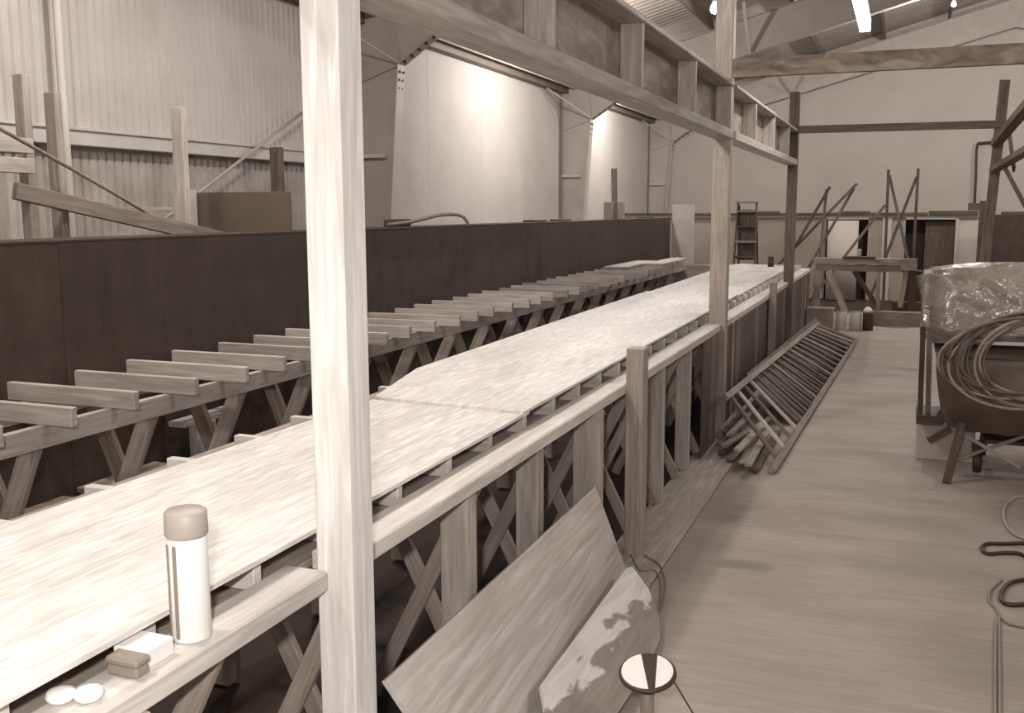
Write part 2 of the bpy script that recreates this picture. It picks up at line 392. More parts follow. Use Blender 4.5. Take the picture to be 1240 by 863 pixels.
# right hand row: leaning post with its lattice beam
ta = at(1217, 97, y=14.6); tb = at(1191, 330, y=14.6); dv = (tb-ta)/(ta.z-tb.z)
foot = tb+dv*(tb.z+EYE)
member('leaning_post', ta, (foot.x, 14.6, FL), .12, .12, BROWN, 'leaning timber post at the right edge with a lattice beam bolted on', 'post', (0, 1, 0))
t = thing('lattice_beam', (1.2, 12.5, .9), 'dark lattice beam entering from the right edge high beside the leaning post', 'beam')
def bt(x1, y1, x2, y2, ya, yb, w_, tk, nm):
    a = at(x1, y1, y=ya); b = at(x2, y2, y=yb); c = a+(b-a)*2.2; plank(nm, a, c, w_, tk, BROWN, t, (0, 0, 1))
bt(1206, 173, 1240, 133, 14.5, 12.6, .09, .12, 'top_chord'); bt(1204, 205, 1240, 184, 14.5, 12.6, .07, .12, 'bottom_chord')
a = at(1222, 160, y=13.9); b = at(1228, 205, y=13.7); plank('web_or_backing_board', a, b, .16, .03, BROWN, t, (0, 1, 0))
a = at(1213, 196, y=13.9); b = at(1246, 258, y=13.2); plank('diagonal', a, b, .09, .04, BROWN, t, (0, 1, 0))

# ------------------------------------------------------------------ long front bench
bench = thing('long_bench', (-1.9, 9, FL), 'long front workbench with a pale rail, joists and crossed braces below', 'workbench')
for ya, yb in ((-.6, 2.329), (2.456, 5.58), (5.583, 8.869), (9.001, 14.399), (14.521, 17.9)):
    box('rail', -1.60, -1.4605, ya, yb, -1.06, -1.0, RAILW, bench, 'y', .006)
box('ledge_board', -1.86, -1.615, -.6, 17.9, -1.06, -1.035, PINE3, bench, 'y')
box('ledge_board', -2.75, -2.62, -.6, 17.9, -1.06, -1.02, PINE3, bench, 'y')
for k in range(-5, 39):
    yk = 1.79+.423*k
    box('joist', -2.62, -1.615, yk-.019, yk+.019, -1.034, -.945, RAILW, bench, 'x')
sup = [1.6, 3.44, 4.25, 5.11-.0, 6.86-.1, 7.74, 9.6, 10.6, 11.6, 13.0, 14.9, 16.0, 17.2]
for i, ys in enumerate(sup):
    wd = (.19, .16, .15)[i % 3]
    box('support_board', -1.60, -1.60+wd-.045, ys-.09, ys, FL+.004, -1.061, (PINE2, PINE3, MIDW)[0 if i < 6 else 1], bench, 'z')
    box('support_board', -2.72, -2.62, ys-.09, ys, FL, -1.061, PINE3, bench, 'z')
def xtrestle(y, xa, xb, zt, mat, par, w_=.066, t=.028, name='cross_brace'):
    plank(name, (xa, y, zt), (xb, y, FL+.01), w_, t, mat, par, (1, 0, 0))
    plank(name, (xb, y+t+.004, zt), (xa, y+t+.004, FL+.01), w_, t, mat, par, (1, 0, 0))
for yy in (1.9, 2.62, 3.52, 4.35, 5.15, 5.95, 6.6, 7.35, 8.2, 9.2, 10.2, 11.2, 12.2, 13.4, 14.6, 15.8):
    xtrestle(yy, -1.53, -2.0, -1.07, PINE3, bench)
# dark boards closing the bench beyond the eighth metre
yy = 8.05
i = 0
while yy < 17.6:
    wdt = (.36, .30, .42, .28)[i % 4]
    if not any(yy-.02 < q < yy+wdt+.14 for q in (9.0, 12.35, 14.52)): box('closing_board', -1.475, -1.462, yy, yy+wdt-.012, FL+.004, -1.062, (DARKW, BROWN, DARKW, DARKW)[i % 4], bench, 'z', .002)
    yy += wdt; i += 1
# plywood laid on the bench
PT = .014
def sheet(name, poly, z, label, mat=PLYTOP, t=PT, cat='plywood'):
    bm = prism([(x, y, z) for x, y in poly], (0, 0, t))
    for v in bm.verts: pass
    # long axis along y: rotate so the grain (object X) follows the bench
    o = meshobj(name, bm, None)
    me = o.data; R = Matrix.Rotation(-math.pi/2, 4, 'Z'); me.transform(R); o.matrix_basis = o.matrix_basis @ R.inverted(); me.materials.append(mat)
    return tag(o, label, cat)
sheet('plywood_sheet', [(-1.57, .6), (-1.595, 4.33), (-2.43, 4.40), (-2.49, 2.15), (-2.50, .6)], -.9445, 'pale plywood sheet on the bench nearest the camera, under the tall post')
sheet('plywood_sheet', [(-1.59, 4.24), (-1.625, 9.1), (-1.66, 11.15), (-2.70, 11.2), (-2.68, 8.5), (-2.63, 5.22), (-2.42, 4.33)], -.930, 'pale plywood sheet with a clipped corner, overlapping the nearest sheet')
sheet('plywood_sheet', [(-1.66, 11.16), (-1.70, 17.1), (-2.60, 17.75), (-2.76, 17.2), (-2.70, 11.21)], -.9445, 'pale plywood sheet at the far end of the front bench')
p = at(947, 317, z=-.93)
o = meshobj('can', lathe([(.05, 0), (.05, .16), (.045, .17)], (p.x-.0, 16.9, -.93), 16), RUBBER, None, True); tag(o, 'small black can standing on the far end of the plywood', 'can')

# thermos-like can, boxes and pads on the near rail
c = Vector((-1.53, 1.83, -.9992))
t = thing('flask', c, 'tall white flask with a grey cup cap on the near rail', 'flask')
meshobj('body', lathe([(.044, 0), (.047, .006), (.047, .245), (.044, .25)], c, 32), WHITE, t, True)
meshobj('cap', lathe([(.046, .2505), (.050, .256), (.049, .307), (.044, .312), (.0, .325)][:4], c, 32), plain('light_grey_plastic', .38, .5), t, True)
for an, wdt in ((-2.05, .006), (-1.55, .004)):
    a = c+Vector((.0475*math.cos(an), .0475*math.sin(an), .012)); plank('stripe', a, a+Vector((0, 0, .225)), .01, .003, GREY, t, (-math.sin(an), math.cos(an), 0), .001)
t = thing('small_box', (-1.53, 1.63, -1.0), 'small grey two-tier box on the near rail beside the flask', 'box')
box('lower_tray', -1.575, -1.49, 1.60, 1.645, -.9992, -.975, GREY, t, 'x', .006)
box('lid', -1.577, -1.488, 1.598, 1.647, -.9745, -.955, GREY, t, 'x', .006)
o = tag(box('white_carton', -1.60, -1.505, 1.65, 1.74, -.9995, -.956, WHITE, None, 'x', .004), 'small white carton on the rail between the grey box and the flask', 'box')
for (x, y, lb) in ((-1.575, 1.475, 'left white round pad at the near end of the rail'), (-1.525, 1.50, 'right white round pad at the near end of the rail')):
    o = meshobj('round_pad', lathe([(.012, 0), (.027, .004), (.031, .014), (.026, .023), (.01, .027)], (x, y, -.9992), 20), WHITE, None, True); tag(o, lb, 'pad')

# ------------------------------------------------------------------ second bench with open joists
b2 = thing('joist_bench', (-3.8, 10, FL), 'long rear bench with open joists and crossed legs beside the dark panel wall', 'workbench')
box('stringer', -3.57, -3.53, 0, 17.6, -1.045, -.942, PINE2, b2, 'y')
box('stringer', -4.10, -4.06, 0, 17.6, -1.045, -.942, PINE3, b2, 'y')
box('ledge_board', -3.60, -3.571, 0, 17.6, -.985, -.955, PINE2, b2, 'y')
for k in range(-6, 33):
    yk = 3.34+.4115*k
    if yk > 16.6: break
    box('joist', -4.18-.02*math.sin(k*2.1), -3.37-.02*math.sin(k*1.7), yk-.019, yk+.019, -.941, -.852, PINE2, b2, 'x')
for k in range(-3, 19):
    y = 3.33+.76*k
    plank('leg', (-3.60, y, -1.0), (-4.07, y, FL+.005), .10, .035, PINE3, b2, (1, 0, 0))
    plank('leg', (-4.03, y+.04, -1.0), (-3.6, y+.04, FL+.005), .10, .035, BROWN, b2, (1, 0, 0))
for (y0, lb, z, x0, x1, ln) in ((14.3, 'loose pale board lying across the far joists', -.851, -4.1, -3.75, 1.9), (15.3, 'second loose board at the end of the joist bench', -.851, -3.74, -3.45, 2.0)):
    tag(box('loose_board', x0, x1, y0, y0+ln, z, z+.03, PINE2, None, 'y'), lb, 'board')
# T-shaped stand, low table and board under the joists
t = thing('tee_stand', (-4.1, 5.15, FL), 'wooden T-shaped stand below the joist bench', 'stand')
box('upright', -4.17, -4.08, 5.06, 5.22, FL, -1.33, PINE2, t, 'z')
box('arm', -4.22, -4.09, 4.93, 5.48, -1.33, -1.295, PINE2, t, 'y')
t = thing('low_table', (-3.9, 4.5, FL), 'low dark table under the joist bench at the left', 'table')
box('table_top', -4.23, -3.45, 4.175, 4.80, -1.55, -1.52, PINE3, t, 'x')
for x in (-4.18, -3.5):
    for y in (4.22, 4.75): box('leg', x-.035, x+.035, y-.035, y+.035, FL, -1.551, MIDW, t, 'z')
box('apron', -4.14, -3.54, 4.19, 4.21, -1.64, -1.551, MIDW, t, 'x')
t = thing('crate', (-3.9, 3.75, FL), 'pale low crate on the floor under the joist bench', 'crate')
for k in range(4): box('slat', -4.2, -3.7, 3.43, 4.05, FL+k*.13, FL+k*.13+.11, PINE3, t, 'x')

# ------------------------------------------------------------------ dark panel wall behind the joist bench
dp = thing('panel_wall', (-4.4, 10, FL), 'long waist-high wall of dark plywood panels behind the joist bench', 'partition')
y = -.7
while y < 19.4:
    ye = min(y+2.44, 19.5)
    box('dark_panel', -4.262-.002*(int(y*3) % 2), -4.25-.002*(int(y*3) % 2), y+.0007, ye-.0007, FL, -.166, DARKPANEL, dp, 'y', 0); y = ye
box('top_board', -4.62, -4.249, -.7, 19.5, -.165, -.15, DARKPANEL, dp, 'y', .002)
box('end_panel', -4.62, -4.27, 19.485, 19.5, FL, -.166, DARKPANEL, dp, 'x', .001)
box('rear_panel', -4.62, -4.605, -.7, 19.48, FL, -.166, DARKPANEL, dp, 'y', .001)
# things on its top
def on_top(px, py): return at(px, py, z=-.15)
bx = -4.48
yy = at(746, 262, x=bx).y
tag(box('wood_block', bx-.13, bx+.01, yy-.3, yy-.16, -.149, .13, PINE2, None, 'z'), 'left upright wooden block on top of the dark panel wall', 'block')
tag(box('wood_block', bx+.05, bx+.15, yy-.12, yy+.0, -.149, .13, PINE2, None, 'z'), 'right upright wooden block on top of the dark panel wall', 'block')
tag(plank('upright_stick', (bx+.0, yy-.08, -.148), (bx-.02, yy-.08, .68), .09, .05, MIDW, None, (1, 0, 0)), 'tall stick standing between two blocks on the dark panel wall', 'stick')
P_ = [at(470, 278, x=-4.45), at(500, 268, x=-4.5), at(535, 260, x=-4.5), at(558, 261, x=-4.45), at(567, 268, x=-4.4)]
P_[0].z = -.13; P_[-1].z = -.135
rod('bent_strip', P_, .018, MIDW, 'bent flexible strip arching over the top of the dark panel wall', 'strip')
for i, (px, ln, lb) in enumerate(((640, .5, 'flat dark offcut on the panel wall, leftmost of three'), (672, .5, 'flat dark offcut on the panel wall, middle of three'), (775, .8, 'flat dark offcut on the panel wall beyond the blocks'))):
    yk = at(px, 264, x=-4.5).y
    tag(box('offcut', -4.58, -4.42, yk, yk+ln, -.149, -.125, DARKW, None, 'y'), lb, 'offcut')
yk = at(478, 272, x=-4.5).y
tag(box('dark_bracket', -4.62, -4.53, yk-.0, yk+.4, -.149, -.08, DARKW, None, 'y'), 'small dark block beside the bent strip on the panel wall', 'block')

# ------------------------------------------------------------------ beyond the panel wall, left
def lpost(pxl, pxr, pyt, x, mat, label, w_=.1):
    a = at(pxl, pyt, x=x); b = at(pxr, pyt, y=a.y)
    return tag(box('timber_post', a.x, b.x, a.y, a.y+w_, FL, a.z, mat, None, 'z'), label, 'post')
lpost(14, 26, 90, -5.2, PINE3, 'leftmost timber post behind the dark panel wall', .06)
lpost(52, 65, 112, -5.1, PINE3, 'timber post behind the panel wall, second from the left', .06)
lpost(206, 219, 130, -5.1, PINE2, 'timber post behind the panel wall left of the grey panel', .06)
tag(box('dark_stub_post', at(326, 178, y=7.4).x, at(337, 178, y=7.4).x, 7.4, 7.48, FL, at(330, 178, y=7.4).z, DARKW, None, 'z'), 'short dark post rising behind the grey panel', 'post')
a = at(235, 233, y=7.0); b = at(350, 233, y=7.0)
tag(box('grey_panel', a.x, b.x, 7.0, 7.03, FL, a.z, plain('grey_board', .09, .8), None, 'x'), 'flat grey panel standing upright behind the dark panel wall', 'panel')
a = at(219, 230, y=6.9); b = at(236, 230, y=6.9)
tag(box('pale_block', a.x, b.x, 6.8, 6.92, FL, a.z, PARTW, None, 'z'), 'pale upright block at the left edge of the grey panel', 'block')
a = at(18, 231, x=-4.93); b = at(290, 294, x=-4.648)
member('slanting_plank', a, b, .10, .05, MIDW, 'dark plank slanting down to the right behind the panel wall', 'plank', (0, 0, 1))
a = at(-30, 168, x=-5.04); b = at(31, 177, x=-5.04)
for dz, lb in ((0, 'upper of two short pale rails at the left edge'), (-.12, 'lower of two short pale rails at the left edge')):
    member('short_rail', (-5.04, a.y-.2, .40+dz), (-5.04, b.y+.02, .40+dz), .09, .09, PINE2, lb, 'rail')
a = at(65, 225, x=-5.3); tag(box('cross_piece', -5.0, -4.9, a.y-.3, a.y+.7, -.0, .03, PINE3, None, 'y'), 'thin board across the two leftmost posts', 'board')

# ------------------------------------------------------------------ low partition across the far end
pw = thing('wall_partition', (-1.5, 24, FL), kind='structure')
ZP = -.13
def seg(x0, x1, z0, z1, mat, nm='panel', y=24., t=.04): box(nm, x0, x1, y, y+t, z0, z1, mat, pw, 'x' if x1-x0 > z1-z0 else 'z', .002)
for a_, b_ in ((-6.6, -5.3), (-5.29, -3.72), (-3.71, -2.54), (-2.37, -1.64)): seg(a_, b_, FL, ZP-.06, PART)
seg(-2.53, -2.38, FL, ZP-.03, PARTW, 'pale_stile', 23.97)
seg(-.74, -.44, FL, ZP-.06, PART); seg(-.43, -.26, FL, ZP-.03, PARTW, 'pale_stile', 23.97)
seg(-.25, .04, FL, ZP-.06, PART); seg(1.12, 1.56, FL, ZP-.05, PARTW, 'panel'); seg(1.05, 1.11, FL, ZP-.06, PARTW, 'pale_stile', 23.97)
seg(-6.6, 1.5, ZP-.06, ZP, PARTW, 'head_rail', 23.96, .06)
x = -6.6
for wdt in (1.9, 1.1, .9, 1.3, .7, 1.2, 1.0):
    box('cap_board', x, min(x+wdt-.02, 1.5), 23.9, 24.3, ZP+.001, ZP+.07+.02*math.sin(x*3), DARKW, pw, 'x'); x += wdt
seg(1.75, 6.5, FL, -.12, DARKPANEL, 'dark_panel', 23.6)
seg(1.9, 3.0, -.12, -.06, DARKW, 'cap_board', 23.6)
d1 = thing('door_1', (.58, 24.2, FL), kind='structure')
box('doorway_shade_sheet', .0, 1.1, 24.25, 24.3, FL, ZP-.1, BLACK, d1, 'z')  # black sheet paints the darkness of the unlit room behind the opening
box('door_leaf', .45, 1.04, 24.1, 24.14, FL, ZP-.14, DARKW, d1, 'z')
d2 = thing('door_2', (-1.2, 24.2, FL), kind='structure')
box('doorway_shade_sheet', -1.66, -.72, 24.25, 24.3, FL, ZP-.1, BLACK, d2, 'z')  # same black sheet, painted shade for the second opening
# curved pale board inside the second opening
bm = bmesh.new(); n = 14; ro = []
for i in range(n+1):
    an = math.pi*(i/n); ro.append((-1.27-.33*math.cos(an), 23.9-.16*math.sin(an)))
vv = [[bm.verts.new((x, y+dy, z)) for x, y in ro] for dy, z in ((0, FL), (0, -.25), (.03, -.25), (.03, FL))]
for i in range(n):
    for a_, b_ in ((0, 1), (1, 2), (2, 3), (3, 0)): bm.faces.new((vv[a_][i], vv[a_][i+1], vv[b_][i+1], vv[b_][i]))
o = meshobj('curved_sheet', bm, PARTW, None, True); tag(o, 'pale curved sheet standing in the opening of the far partition', 'sheet')
# wide white board at the end of the joist bench
tag(box('wide_board', -4.24, -3.81, 19.6, 19.65, FL, .1, plain('pale_board', .46, .7), None, 'z'), 'wide pale board standing upright at the end of the dark panel wall', 'board')
tag(box('end_bench', -4.2, -1.75, 18.6, 19.2, -1.1, -1.02, PINE3, None, 'x'), 'plank shelf crossing the far ends of both benches', 'board')
p = at(820, 309, y=18.8)
tag(meshobj('tin', lathe([(.06, 0), (.06, .09), (.07, .1), (.05, .13)], (p.x, 18.8, -1.02), 16), WHITE, None, True), 'small white tin at the foot of the wide pale board', 'tin')
# step ladder
sx, sy = -2.78, 19.4
t = thing('step_ladder', (sx, sy, FL), 'dark wooden step ladder against the far partition', 'ladder')
for s in (-1, 1):
    plank('stile', (sx+s*.22, sy-.25, FL), (sx+s*.17, sy+.1, .14), .07, .03, DARKW, t, (0, 1, 0))
    plank('rear_leg', (sx+s*.2, sy+.65, FL), (sx+s*.16, sy+.16, .08), .05, .03, DARKW, t, (0, 1, 0))
for k in range(1, 8):
    f_ = k/7.6; box('step', sx-.2, sx+.2, sy-.30+.35*f_, sy-.14+.35*f_, FL+2.17*f_-.02, FL+2.17*f_+.02, MIDW if k % 2 else DARKW, t, 'x')
box('back_board', sx-.17, sx+.17, sy+.1, sy+.12, -.95, .0, DARKW, t, 'z')
box('top_cap', sx-.2, sx+.2, sy+.0, sy+.16, .12, .15, MIDW, t, 'x')

# ------------------------------------------------------------------ far sawhorse bench and clutter
Yb = 19.
t = thing('sawhorse_bench', (-.6, Yb, FL), 'wooden sawhorse bench at the far end of the aisle', 'bench')
box('top_beam', -1.5, .0, Yb-.05, Yb+.05, -.98, -.87, PINE3, t, 'x'); box('lower_beam', -1.45, .05, Yb-.03, Yb+.05, -1.1, -.99, MIDW, t, 'x')
box('end_block', -.02, .25, Yb-.14, Yb-.02, -1.06, -.86, PINE3, t, 'x')
box('top_beam', -1.5, .2, Yb+.35, Yb+.45, -.99, -.88, PINE3, t, 'x')
def seg2(nm, x1, y1, x2, y2, ya, yb, w_, tk, mat, par): return plank(nm, at(x1, y1, y=ya), at(x2, y2, y=yb), w_, tk, mat, par, (1, 0, 0))
seg2('leg', 1003, 328, 1025, 381, Yb-.02, Yb-.1, .11, .05, PINE3, t)
seg2('leg', 990, 325, 988, 382, Yb, Yb, .12, .05, PINE3, t)
seg2('leg', 972, 325, 962, 372, Yb-.3, Yb-.6, .1, .05, PINE3, t)
seg2('leg', 1064, 325, 1063, 375, Yb, Yb, .07, .05, PINE3, t)
seg2('brace', 1034, 328, 1066, 376, Yb+.12, Yb+.12, .08, .04, DARKW, t)
seg2('leg', 1098, 325, 1090, 372, Yb+.1, Yb+.1, .08, .05, PINE3, t)
seg2('leg', 1104, 325, 1104, 385, Yb+.2, Yb+.2, .14, .08, DARKW, t)
p = at(1042, 312, y=Yb); tag(box('tool_tray', p.x-.3, p.x+.26, Yb-.1, Yb+.12, -.869, -.835, DARKW, None, 'x'), 'small dark tray on top of the sawhorse bench', 'tray')
p = at(1041, 305, y=Yb); tag(box('small_jar', p.x-.03, p.x+.03, Yb-.03, Yb+.03, -.834, -.70, PARTW, None, 'z', .015), 'small pale jar on the dark tray', 'jar')
ST = [(1005, 226, 968, 290, 'leftmost stick leaning left from its crossing'), (1001, 229, 994, 300, 'short upright stick of the leftmost leaning pair'),
      (1038, 222, 966, 296, 'long stick leaning far to the left, second from the left top'), (1034, 228, 986, 312, 'stick behind the second leaning pair'),
      (1076, 205, 1071, 330, 'dark nearly upright stick of the middle pair'), (1077, 212, 1103, 330, 'stick leaning right below the middle pair crossing'),
      (1072, 248, 1020, 314, 'pale stick leaning left below the middle pair'), (1112, 204, 1105, 330, 'right-hand nearly upright stick'),
      (1110, 214, 1070, 318, 'stick leaning left from the right-hand pair')]
for i, (x1, y1, x2, y2, lb) in enumerate(ST):
    ya = 20.6+.07*i; a = at(x1, y1, y=ya); b = at(x2, y2, y=ya)
    c = b+(b-a)*max(0, (b.z+EYE)/(a.z-b.z))*(.999)
    member('leaning_stick', a, c, .055, .03, (BROWN if i in (4, 8, 7, 0) else MIDW), lb+' by the sawhorse bench', 'stick', (1, 0, 0), 'sticks leaning at the far end')
t = thing('carton', (-1.3, 17.3, FL), 'square carton on the floor by the end of the bench', 'box')
a = at(977, 376, y=17.2); b = at(1009, 376, y=17.2)
box('body', a.x, b.x, 17.2, 17.5, FL, at(990, 373, y=17.2).z-.03, PART, t, 'x'); box('lid', a.x-.01, b.x+.01, 17.19, 17.51, at(990, 373, y=17.2).z-.029, at(990, 373, y=17.2).z, PART, t, 'x')
for (px, lb, mt, r) in ((1018, 'left pale paint can on the far floor', WHITE, .09), (1036, 'middle paint can with a dark label on the far floor', WHITE, .1), (1051, 'right dark can with a white rag on the far floor', DARKW, .085)):
    p = at(px, 390, y=17.9)
    t = thing('paint_can', (p.x, 17.9, FL), lb, 'can')
    meshobj('body', lathe([(r, 0), (r, .28), (r*1.03, .285), (r*1.03, .3)], (p.x, 17.9, FL), 20), mt, t, True)
    meshobj('lid', lathe([(r*.95, .30), (r*.9, .315)], (p.x, 17.9, FL), 20), GREY, t, True)
p = at(1051, 375, y=17.9); tag(meshobj('rag', lathe([(.07, 0), (.08, .02), (.05, .06), (.02, .08)], (p.x, 17.9, FL+.316), 9), WHITE, None, True), 'crumpled white rag on the dark can', 'rag')
a = at(1056, 383, y=18.8); tag(box('long_crate', a.x, a.x+1.1, 18.7, 19.0, FL, FL+.24, MIDW, None, 'x'), 'long low grey crate at the foot of the sawhorse bench', 'crate')
a = at(1080, 368, y=19.3); b = at(1122, 368, y=19.3); tag(box('dark_crate', a.x, b.x, 19.5, 19.76, FL+.0, a.z+.02, DARKW, None, 'x'), 'dark crate behind the long low crate', 'crate')
t = thing('dark_bin', (.2, 20, FL), 'tall dark bin beside the doorway at the far end', 'bin')
a = at(1097, 327, y=20.); b = at(1119, 327, y=20.)
xm = (a.x+b.x)/2; r_ = (b.x-a.x)/2
meshobj('body', lathe([(r_*.85, 0), (r_, a.z+EYE-.05)], (xm, 20, FL), 20), DMETAL, t, True); meshobj('rim', lathe([(r_*1.04, a.z+EYE-.05), (r_*1.04, a.z+EYE)], (xm, 20, FL), 20), DMETAL, t, True)
# thin conduit bend on the gable
a = at(1180, 250, y=YF-.1); b = at(1183, 178, y=YF-.1); c = at(1190, 173, y=YF-.1); d = at(1215, 172, y=YF-.1)
rod('wall_conduit', [a, (a.x*.5+b.x*.5, YF-.1, (a.z+b.z)/2), b, c, d], .03, DMETAL, 'thin conduit bending to the right on the far gable wall', 'pipe')
a = at(1180, 250, y=24.1); tag(box('junction_box', a.x-.12, a.x+.14, 23.95, 24.2, ZP+.1, ZP+.25, DARKW, None, 'x'), 'small dark box on the right end of the partition', 'box')
a = at(1187, 243, y=22.); tag(box('dark_post', a.x, a.x+.17, 22, 22.12, FL, a.z, DARKW, None, 'z'), 'short dark post just left of the leaning post', 'post')
a = at(789, 224, y=27.6); tag(plank('wall_bracket', (a.x-.02, 27.9, a.z), (a.x+.35, 27.9, a.z+.03), .07, .1, DMETAL, None, (0, 0, 1)), 'small dark bracket on the far wall above the panel wall end', 'bracket')

# ------------------------------------------------------------------ lattice frame lying against the bench, with scrap sticks
fr = thing('lattice_frame', (-1.0, 12, FL), 'long slatted timber frame leaning against the bench side', 'frame')
Ta, Tb = Vector((-1.33, 8.3, -1.57)), Vector((-1.15, 16.1, -1.70))
Ba, Bb = Vector((-.86, 7.75, -1.995)), Vector((-.60, 16.3, -1.995))
Tb = at(990, 392, x=-1.05); Ta = at(878, 482, x=-1.32)
sd = (Ba-Ta).normalized()
plank('top_rail', Ta, Tb, .055, .05, MIDW, fr, sd); plank('bottom_rail', Ba, Bb, .055, .05, MIDW, fr, sd)
nS = 21
for k in range(4):
    f0, f1 = .22+.19*k, .22+.19*k+.185
    a = Ta.lerp(Tb, f0).lerp(Ba.lerp(Bb, f0), .5); b = Ta.lerp(Tb, f1).lerp(Ba.lerp(Bb, f1), .5); dn = Vector((-.045, 0, -.03)); plank('web_or_backing_board', a+dn, b+dn, (Ba-Ta).length*.86, .012, DARKW, fr, sd)  # dark backing boards added to suggest dark debris in the gaps between slats
for k in range(nS):
    f_ = .03+.95*(k/(nS-1))**1.0
    a = Ta.lerp(Tb, f_); b = Ba.lerp(Bb, f_+.01)
    plank('slat', a, b, .075, .02, (PINE2 if k in (1, 3) else ((BROWN, DARKW, BROWN, MIDW)[k % 4])), fr, (0, 1, 0))
SCR = [(866, 535, 905, 500, .03, PINE3, 'scrap stick at the left side of the heap, pointing under the slatted frame'),
       (873, 548, 925, 510, .03, BROWN, 'dark scrap stick low in the heap, second from the left'),
       (884, 556, 926, 519, .03, MIDW, 'scrap stick low in the middle of the heap'),
       (899, 560, 922, 515, .062, PINE2, 'pale scrap stick in the middle of the heap, steeply angled'),
       (914, 569, 942, 522, .03, BROWN, 'rightmost dark scrap stick reaching furthest toward the camera'),
       (876, 540, 935, 505, .10, MIDW, 'long scrap stick lying across the top of the heap'),
       (883, 527, 916, 492, .10, PINE3, 'wide scrap stick on top of the heap at the back left'),
       (906, 563, 930, 520, .10, PINE3, 'scrap stick on top of the heap at the right'),
       (868, 520, 895, 496, .10, MIDW, 'short scrap stick on top of the heap against the bench boards'),
       (893, 545, 925, 512, .155, PINE2, 'pale scrap stick crowning the heap')]
for i, (px, py, qx, qy, h, mt_, lb) in enumerate(SCR):
    a = at(px, py, z=FL+h); b = at(qx, qy, z=FL+h); a.x = max(a.x, -1.40); b.x = max(b.x, -1.42)
    member('scrap_stick', a, b, .026, .06, mt_, lb, 'stick', (0, 0, 1), 'scrap sticks on the aisle floor')

# ------------------------------------------------------------------ leaning plywood offcuts in the foreground
def quad_sheet(name, P, t, mat, label, cat='plywood', bend=None):
    """P: four corners (near-bottom, far-bottom, far-top, near-top); grain along the long edge"""
    O = P[0]; X = (P[1]-P[0]).normalized(); N = X.cross(P[3]-P[0]).normalized(); Y = N.cross(X)
    M = Matrix((X, Y, N)).transposed().to_4x4(); M.translation = W(O)
    pts = [Vector(((p-O).dot(X), (p-O).dot(Y), 0)) for p in P]
    bm = bmesh.new()
    a = [bm.verts.new(p) for p in pts]; b = [bm.verts.new(p+Vector((0, 0, t))) for p in pts]; n = len(pts)
    bm.faces.new(a[::-1]); bm.faces.new(b)
    for i in range(n): bm.faces.new((a[i], a[(i+1) % n], b[(i+1) % n], b[i]))
    bmesh.ops.recalc_face_normals(bm, faces=bm.faces)
    me = bpy.data.meshes.new(name); bm.to_mesh(me); bm.free()
    o = link(name, me, mat, None, M); return tag(o, label, cat)
# first sheet: its foot stands further out at the near end (the sheet is slightly twisted)
ft = at(718, 590, x=-1.43); nt_ = at(462, 825, x=-1.43)
fb = at(756, 692, z=FL+.004); nb = Vector((nt_.x+.30, nt_.y+.16, FL+.004))
O = nb.copy(); X = (fb-nb).normalized(); N = X.cross(nt_-nb).normalized(); Y = N.cross(X)
M = Matrix((X, Y, N)).transposed().to_4x4(); M.translation = W(O); Mi = M.inverted()
bm = bmesh.new(); NU, NV = 12, 5; G = []
for lay in (0, 1):
    g = []
    for i in range(NU+1):
        row = []
        for k in range(NV+1):
            u, v = i/NU, k/NV; p = nb.lerp(fb, u).lerp(nt_.lerp(ft, u), v)
            p = p + N*(.016*lay); row.append(bm.verts.new(Mi @ W(p)))
        g.append(row)
    G.append(g)
for lay in (0, 1):
    for i in range(NU):
        for k in range(NV): bm.faces.new((G[lay][i][k], G[lay][i+1][k], G[lay][i+1][k+1], G[lay][i][k+1]))
for i in range(NU):
    for k in (0, NV): bm.faces.new((G[0][i][k], G[0][i+1][k], G[1][i+1][k], G[1][i][k]))
for k in range(NV):
    for i in (0, NU): bm.faces.new((G[0][i][k], G[0][i][k+1], G[1][i][k+1], G[1][i][k]))
bmesh.ops.recalc_face_normals(bm, faces=bm.faces)
me = bpy.data.meshes.new('leaning_plywood'); bm.to_mesh(me); bm.free()
tag(link('leaning_plywood', me, PLYLEAN, None, M), 'large grained plywood offcut leaning on the bench posts in the foreground', 'plywood')
# second, smaller, with a damp dark patch
mt, nt, b = nodes('patchy_plywood')
n = noise_chain(nt, 2.2, (1.2, 12, 12), 6, .8, False)
r = ramp(nt, n.outputs['Fac'], [(.3, tone(.58)), (.7, tone(.8))]); r2 = ramp(nt, n.outputs['Fac'], [(.3, tone(.15)), (.7, tone(.24))])
tc = nt.nodes.new('ShaderNodeTexCoord'); sp = nt.nodes.new('ShaderNodeSeparateXYZ'); nt.links.new(tc.outputs['Object'], sp.inputs[0])
n3 = noise_chain(nt, 2.4, (1.5, 4, 4), 7, .3, False)
m1 = nt.nodes.new('ShaderNodeMath'); m1.operation = 'MULTIPLY_ADD'; m1.inputs[1].default_value = .55; nt.links.new(n3.outputs['Fac'], m1.inputs[0]); nt.links.new(sp.outputs['Y'], m1.inputs[2])
r3 = ramp(nt, m1.outputs[0], [(.44, (1, 1, 1, 1)), (.475, (0, 0, 0, 1))])
mx = nt.nodes.new('ShaderNodeMix'); mx.data_type = 'RGBA'
nt.links.new(r3.outputs[0], mx.inputs['Factor']); nt.links.new(r.outputs[0], mx.inputs[6]); nt.links.new(r2.outputs[0], mx.inputs[7]); nt.links.new(mx.outputs[2], b.inputs['Base Color'])
PATCH = mt
